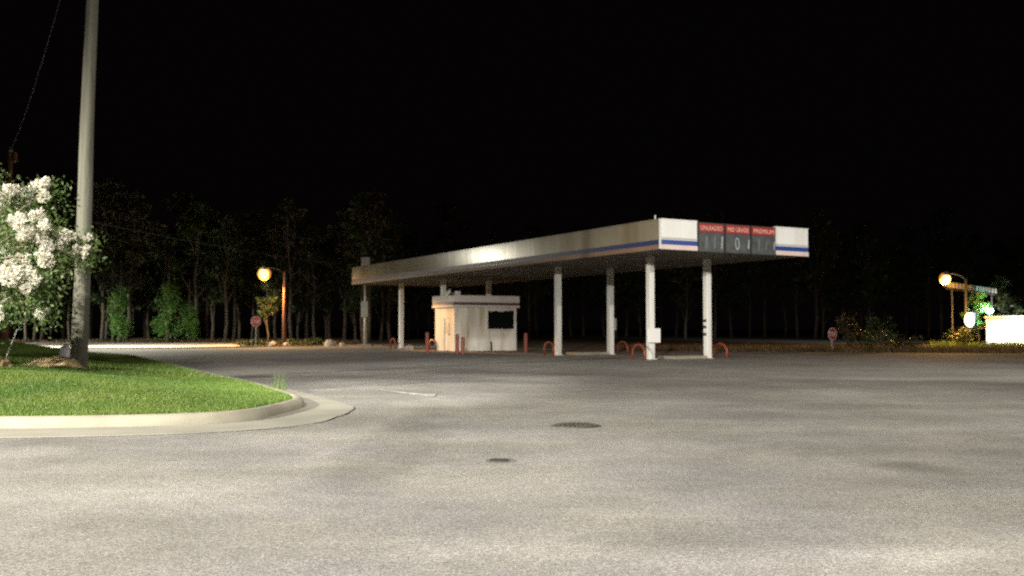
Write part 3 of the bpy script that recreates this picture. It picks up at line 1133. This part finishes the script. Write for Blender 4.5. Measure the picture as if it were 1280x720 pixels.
# ------------------------------------------------------------------ right side: shed, lamp, backlit sign
bx = at(1233, 432, 80)
wh = thing('shed', 'long low white shed brightly lit at the right edge', 'shed', (bx.x, 80, 0), -.45)
zt = at(1233, 395, 80).z
MB().box(0, 16, 0, 9, 0, zt - .18).build('wall', 'building', wh)
MB().box(-.12, 16.1, -.12, 9.1, zt - .177, zt).build('roof', 'building', wh)
for i in range(1, 14):
    MB().box(i * 1.2 - .02, i * 1.2 + .02, -.018, -.002, 0, zt - .19).build('cover_strip', 'building', wh)
MB().box(3.4, 4.4, -.04, -.003, 0, 2.0).build('door', 'building', wh)
hd = at(1237, 388, 80.9)
wl = thing('yard_lamp', 'bright bluish white yard lamp above the shed corner', 'yard lamp', (hd.x, hd.y, 0))
MB().tube([(0.05, .1, zt - .05), (.05, .1, hd.z - .2)], .05, 8).build('pole', 'dark', wl)
MB().blob((0, 0, hd.z), (.30, .30, .28), 3, 0).build('lens', 'mercury', wl, smooth=True)
MB().lathe([(.32, .16), (.2, .34), (.05, .4)], (0, 0, hd.z), 14).build('hood', 'grey', wl)
sp = at(1212, 400, 78)
sg = thing('backlit_sign', 'small glowing white sign with a blue corner left of the shed', 'sign', (sp.x, sp.y, 0))
mb = MB()
ovl = [(.36 * math.cos(2 * PI * k / 20), sp.z + .58 * math.sin(2 * PI * k / 20)) for k in range(20)]
mb.prism(ovl, -.1, .1)
mb.build('sign_face', 'backlit', sg)
MB().prism([(.12, sp.z + .25), (.42, sp.z + .1), (.42, sp.z + .58), (.12, sp.z + .62)], -.13, -.103).build('blue_patch', 'backlitblue', sg)
MB().tube([(0, 0, 0), (0, 0, sp.z - .5)], .05, 8).build('post', 'dark', sg)


# ------------------------------------------------------------------ stop signs
def stop_sign(px, py_c, Y, rz, label):
    c = at(px, py_c, Y)
    t = thing('stop_sign', label, 'stop sign', (c.x, Y, 0), rz, 'stop signs at the lot exits')
    octo = lambda r: [(r * math.cos(PI / 8 + PI / 4 * k), c.z + r * math.sin(PI / 8 + PI / 4 * k)) for k in range(8)]
    pl = MB().prism(octo(.42), -.012, 0).build('sign_plate', 'signwhite', t)
    MB().prism(octo(.385), -.018, -.014).build('red_face', 'stopred', pl)
    tm = text_mesh('STOP', .26, .58, .004)
    tm.xf(lambda q: (q.x, q.y - .022, q.z + c.z))
    tm.build('lettering', 'signwhite', pl)
    MB().tube([(0, .05, -.1), (0, .05, c.z + .4)], .04, 6).build('post', 'galv', t)


stop_sign(1040.5, 417.5, 61, .55, 'dim red stop sign in the orange lit verge on the right')
stop_sign(320, 402, 76, .1, 'dim red stop sign left of the orange lamp pole')

# ------------------------------------------------------------------ ground fittings
p = G(720, 532.5)
mh = thing('manhole_cover', 'round dark iron manhole cover set in the asphalt', 'manhole cover', (p.x, p.y, 0))
MB().lathe([(.37, -.01), (.37, .005), (.325, .008), (.32, .004)], n=40).build('rim', 'ironring', mh)
lid = MB().lathe([(.318, -.01), (.318, .016), (.31, .018)], n=40).build('lid', 'iron', mh)
mb = MB()
for i in range(-4, 5):
    for j in range(-4, 5):
        if math.hypot(i, j) < 4.3:
            mb.box(i * .065 - .022, i * .065 + .022, j * .065 - .022, j * .065 + .022, .0185, .028)
mb.build('tread_studs', 'iron', lid)
p = G(624, 576)
vc = thing('valve_cover', 'small dark valve cover sunk in the near asphalt', 'valve cover', (p.x, p.y, 0))
MB().lathe([(.11, -.01), (.11, .010), (.09, .012)], n=24).build('lid', 'iron', vc)
MB().slab([(-.13, -.16), (.02, -.2), (.15, -.14), (.19, .05), (.12, .2), (-.05, .22), (-.16, .1)], -.01, .003).build('surround', 'patch', vc)
# worn painted line
line = [G(383, 488.5), G(415, 487.5), (G(450, 487)), G(472, 487), G(490, 489), G(518, 492.5), G(544, 494.5)]
wd = [.12, .22, .18, .2, .3, .45, .7]
mb = MB()
vs, fs = [], []
lp_ = catmull([Vector((q.x, q.y)) for q in line], 6)[:6 * 6 + 1]
for i, q in enumerate(lp_):
    k = i / (len(lp_) - 1) * 6
    j = min(5, int(k))
    wdt = wd[j] + (wd[j + 1] - wd[j]) * (k - j)
    jit = .05 * noise.noise(Vector((i * 1.3, 0, 0)))
    vs += [(q.x, q.y - wdt * .5 + jit, .004), (q.x, q.y + wdt * .5 + jit, .004)]
for i in range(len(lp_) - 1):
    fs.append((2 * i, 2 * i + 2, 2 * i + 3, 2 * i + 1))
mb.add(vs, fs)
struct(mb.build('painted_line', 'paint'), 'worn white painted line on the asphalt right of the island', 'road marking')


# ------------------------------------------------------------------ stones, shrubs, verge
def shrub(name, c, r, n, size, m, label, cat='shrub', group=None, lumps=7):
    t = thing(name, label, cat, (c[0], c[1], 0), 0, group)
    pts = []
    for k in range(lumps):
        q = np.array([random.uniform(-.6, .6) * r[0], random.uniform(-.6, .6) * r[1], random.uniform(.25, .85) * r[2]])
        d = RNG.normal(size=(n // lumps, 3))
        d /= np.linalg.norm(d, axis=1)[:, None]
        rad = np.array(r) * random.uniform(.28, .45)
        pts.append(q + d * rad * RNG.uniform(.5, 1.15, size=(n // lumps, 1)))
    pts = np.concatenate(pts)
    pts[:, 2] = np.maximum(pts[:, 2], .05)
    MB().leaves(pts, size).build('foliage', m, t)
    mb = MB()
    for k in range(4):
        a = random.uniform(0, 2 * PI)
        mb.tube([(0, 0, -.05), (math.cos(a) * r[0] * .4, math.sin(a) * r[1] * .4, r[2] * .7)], [.03, .012], 5)
    mb.build('stems', 'bark', t)
    return t


st = [(341, 432.6, .34, 'pale stone at the kerb left of the orange lamp pole'), (358.5, 432.6, .28, 'pale stone touching the foot of the orange lamp pole'),
      (413, 432.8, .5, 'wider pale stone between the orange lamp and the grey pole'), (428, 432.8, .26, 'small upright stone left of the grey control box pole')]
for i, (px, py, r, lab) in enumerate(st):
    p = G(px, py)
    tag(MB().blob((0, 0, r * .35), (r, r * .7, r * .75), 2, .45, 1.4, i * 3.3).build('stone', 'stone'), lab, 'stone', 'stones along the far kerb').location = (p.x, p.y, 0)
for i, (px, Y, r, lab) in enumerate([(318, 78, (2.0, 1.0, .55), 'low dark shrub where the lit road ends'), (350, 83, (1.5, 1, .5), 'low dark shrub just behind the orange lamp pole'),
                                     (378, 81, (1.7, 1, .6), 'low dark shrub right of the orange lamp pole'), (398, 82, (1.3, 1, .5), 'low dark shrub left of the wider pale stone')]):
    p = at(px, 432, Y)
    shrub('shrub', (p.x, Y), r, 420, .11, 'leaf', lab, group='low shrubs along the far kerb')

for i, (px, Y, r, lab) in enumerate([(1060, 63, (1.0, .9, 2.3), 'tall thin orange lit shrub beside the right stop sign'), (1085, 66, (1.4, 1, 1.3), 'orange lit bush right of the stop sign shrub'),
                                     (1128, 62, (1.5, 1.0, 1.0), 'low orange lit bush alone on the right verge'), (1100, 60, (1.2, .9, 1.9), 'dark bush between the orange lit bushes on the verge'),
                                     (1205, 74, (1.6, 1.1, 1.5), 'dark bush below the small glowing sign')]):
    p = at(px, 437, Y)
    shrub('shrub', (p.x, Y), r, 520, .10, 'pineleaf' if i in (0, 1, 2) else 'leaf', lab)


def rough_grass(name, poly_fn, n, h0, h1, wd, m, label):
    vs = []
    for i in range(n):
        x, y = poly_fn()
        h = RNG.uniform(h0, h1) * (1 + .6 * noise.noise(Vector((x * .3, y * .3, 0))))
        a = RNG.uniform(0, 2 * PI)
        wx, wy = math.cos(a) * wd, math.sin(a) * wd
        lx, ly = RNG.normal(0, .3) * h, RNG.normal(0, .3) * h
        vs += [(x - wx, y - wy, -.04), (x + wx, y + wy, -.04), (x + lx, y + ly, h)]
    mb = MB()
    mb.add(vs, [(3 * i, 3 * i + 1, 3 * i + 2) for i in range(len(vs) // 3)])
    return tag(mb.build(name, m), label, 'grass', kind='stuff')


def right_verge():
    t = RNG.uniform()
    x = 8 + t * 40
    y0 = np.interp(x, [8, 22, 34, 60], [62.3, 57.8, 54.3, 49.3])
    return x, y0 + RNG.uniform(.15, 12) ** 1.0


def left_verge():
    x = RNG.uniform(-75, -16)
    return x, RNG.uniform(98, 107) if x < -24 else RNG.uniform(82, 104)


def shed_verge():
    return RNG.uniform(34, 62), RNG.uniform(72, 79.7)


rough_grass('dry_grass', right_verge, 26000, .12, .42, .02, 'dryblade', 'dry brownish grass on the verge behind the lot')
rough_grass('rough_grass', left_verge, 15000, .12, .45, .035, 'dryblade', 'rough dry grass along the edge of the woods')
rough_grass('long_grass', shed_verge, 9000, .15, .5, .03, 'blade', 'green grass in front of the brightly lit shed')


# ------------------------------------------------------------------ woods
def make_tree(name, label, group, H, crown0, r, n, leaf, m, lean=0.0, lumps=16, trunk_r=.2):
    t = thing(name, label, 'tree', (0, 0, 0), 0, group)
    tm = MB()
    path = [Vector((lean * k / 6 * 1.0 + .12 * math.sin(k * 1.7), .1 * math.cos(k * 2.1), H * .92 * k / 6)) for k in range(7)]
    path[0].z = -.2
    tm.tube(path, [trunk_r * (1 - .8 * k / 6) for k in range(7)], 8, jit=.06)
    pts = []
    for k in range(lumps):
        f = (k + random.random()) / lumps
        z = crown0 + (H - crown0) * f
        rad = r * math.sin(PI * min(1, .18 + .82 * f)) ** .7
        a = random.uniform(0, 2 * PI)
        rr_ = rad * random.uniform(.3, .95)
        q = Vector((math.cos(a) * rr_ + lean * f, math.sin(a) * rr_, z))
        k0 = min(5, int(z / (H * .92) * 6 * .8))
        tm.tube([path[k0], path[k0].lerp(q, .6) + Vector((0, 0, -.2)), q], [.06, .04, .015], 5)
        d = RNG.normal(size=(n // lumps, 3))
        d /= np.linalg.norm(d, axis=1)[:, None]
        s = r * random.uniform(.28, .46)
        pts.append(np.array(q) + d * np.array([s, s, s * .6]) * RNG.uniform(.35, 1.2, size=(n // lumps, 1)))
    tm.build('trunk', 'bark', t, smooth=True)
    MB().leaves(np.concatenate(pts), leaf).build('crown', m, t)
    return t


LG = 'trees at the lit edge of the woods'
LL = 'slim tree at the dim edge of the woods behind the lit road'
DG = 'unlit trees of the woods behind the station'
DL = 'dark tree of the unlit woods behind the station'
prot = [make_tree('woodland_tree', LL, LG, 12.5, 4.6, 2.3, 1500, .24, 'leaf'),
        make_tree('woodland_tree', LL, LG, 14.5, 5.6, 2.6, 1500, .25, 'pineleaf', lean=.5),
        make_tree('woodland_tree', LL, LG, 11, 3.4, 2.2, 1400, .23, 'leaf', lean=-.4, trunk_r=.16)]
used = [False] * 3
spots = []
for i in range(46):
    px = -30 + 520 * (i + .5) / 46 + random.uniform(-5, 5)
    Y = random.choice([101, 104, 108, 112]) + random.uniform(-2.5, 2.5)
    spots.append((px, Y, LL, LG))
for i in range(44):
    px = 495 + 830 * (i + .5) / 44 + random.uniform(-8, 8)
    Y = random.uniform(138, 178)
    spots.append((px, Y, DL, DG))
for i, (px, Y, lab, grp) in enumerate(spots):
    k = i % 3
    x = (px - 640) / F * Y
    s = random.uniform(.85, 1.2) * (1.25 if Y > 130 else 1)
    loc, rz = (x, Y, 0), random.uniform(0, 2 * PI)
    if not used[k]:
        used[k] = True
        o = prot[k]
        o.location, o.rotation_euler, o.scale = loc, (0, 0, rz), (s, s, s)
    else:
        o = dup(prot[k], loc, rz, lab, (s, s, s))
    o['label'], o['group'] = lab, grp


def vine_tree(px, Y, H, r, label):
    x = (px - 640) / F * Y
    t = thing('vine_covered_tree', label, 'tree', (x, Y, 0))
    tm = MB()
    tm.tube([(0, 0, -.2), (.1, 0, H * .5), (0, .1, H + 3)], [.2, .16, .08], 8)
    tm.build('trunk', 'bark', t, smooth=True)
    pts = []
    for k in range(26):
        z = random.uniform(.15, 1.05) * H
        a = random.uniform(0, 2 * PI)
        rr_ = r * random.uniform(.1, 1.0) * (1.15 - .5 * z / H)
        q = np.array([math.cos(a) * rr_, math.sin(a) * rr_, z])
        s_ = r * random.uniform(.25, .55)
        d = RNG.normal(size=(75, 3)) * np.array([s_, s_, s_ * 1.3]) * .55
        pts.append(q + d)
    pts = np.concatenate(pts)
    pts[:, 2] = np.maximum(pts[:, 2], .05)
    MB().leaves(pts, .16).build('ivy', 'vine', t)


vine_tree(210, 98, 5.6, 1.25, 'vine covered trunk glowing green right of the lit road middle')
vine_tree(150, 97.5, 5.4, 1.2, 'thinner vine covered trunk nearer the wooden pole')
vine_tree(236, 99.5, 3.6, 1.0, 'shortest vine covered trunk, toward the orange lamp')
# the greenish tree under the yard lamp and the one leaning over the awning
g1 = make_tree('yard_tree', 'leafy tree lit green by the yard lamp beside the shed', None, 4.4, 1.5, 1.5, 1500, .12, 'vine', lumps=14, trunk_r=.12)
q = at(1222, 430, 81)
g1.location = (q.x, 81, 0)
g2 = make_tree('yard_tree', 'dim leafy tree behind the awning and shed', None, 6.2, 2.5, 1.9, 1400, .15, 'leaf', lumps=14, trunk_r=.14)
q = at(1255, 430, 92)
g2.location = (q.x, 92, 0)
g3 = make_tree('orange_lit_tree', 'sapling close under the orange street lamp, leaves lit yellow', None, 5.4, 2.6, 1.3, 900, .16, 'leaf', lumps=10, trunk_r=.09)
q = at(334, 430, 86)
g3.location = (q.x, 86, 0)

# ------------------------------------------------------------------ lights
SOD = (1.0, .47, .11)
WARM = (1.0, .945, .87)
lamp('lot_lamp_left', (-27, 3.5, 11), 90000, (1.0, .95, .82), .2, spot=57, aim=(-10, 16.5, 0), blend=.6)
lamp('lot_lamp_behind', (-5, -8, 10), 74000, WARM, .3, spot=97, aim=(-2, 4.4, 0), blend=.8)
lamp('mid_lot_fill', (0, -2, 10), 80000, WARM, .3, spot=26, aim=(-4.6, 31, 0), blend=.75)  # added unseen spot, brightens the asphalt past the island
lamp('right_lot_fill', (36, 14, 11), 18000, WARM, .3, spot=88, aim=(20, 24, 0), blend=.7)  # added out of view to lift the right side of the lot
lamp('canopy_fill', (21, 19, 9), 7400, (1.0, .95, .88), .2, spot=56, aim=(4.5, 47, -3.2), blend=.4)  # unseen spot added to whiten the canopy end and columns
DL_ = D_head + Vector((.15, 0, -.45))
lamp('street_lamp_white', DL_, 3200, (1.0, .95, .74), .3, spot=80, aim=CW(0, 12, 4), blend=.5)
lamp('street_lamp_white_downlight', DL_, 19000, (1.0, .95, .78), .2, spot=166, aim=DL_ + Vector((.3, .3, -5)), blend=.25)
EL_ = E_head + Vector((0, 0, -.75))
lamp('street_lamp_orange', EL_, 200, SOD, .2)
lamp('street_lamp_orange_downlight', EL_, 7000, SOD, .2, spot=160, aim=EL_ + Vector((0, 0, -5)), blend=.3)
lamp('kiosk_fill_orange', EL_, 46000, (1.0, .50, .17), .2, spot=11, aim=CW(1.79, 24.8, .8), blend=.6)  # added narrow beam tinting the kiosk side, not the street lamp's own spread
lamp('street_lamp_orange_right', F_head + Vector((0, 0, -.6)), 6000, SOD, .2, spot=165, aim=F_head + Vector((-1, 0, -5)), blend=.25)
lamp('street_lamp_orange_right_glow', F_head + Vector((0, -.2, -.95)), 4200, SOD, .1)
lamp('woods_fill', (-63, 89, 3.2), 40000, (1.0, .97, .8), .2, spot=50, aim=(-27, 106, -8), blend=.7)  # unseen lamp added to pick out the edge of the woods
lamp('yard_lamp_light', hd + Vector((-.45, -.3, .1)), 1100, (.50, 1.0, .78), .1)
lamp('shed_wall_fill', (50, 69, 6), 80000, (1.0, 1.0, .94), .2, spot=58, aim=(47, 78, .6), blend=.4)  # added out of frame to make the shed wall blaze white
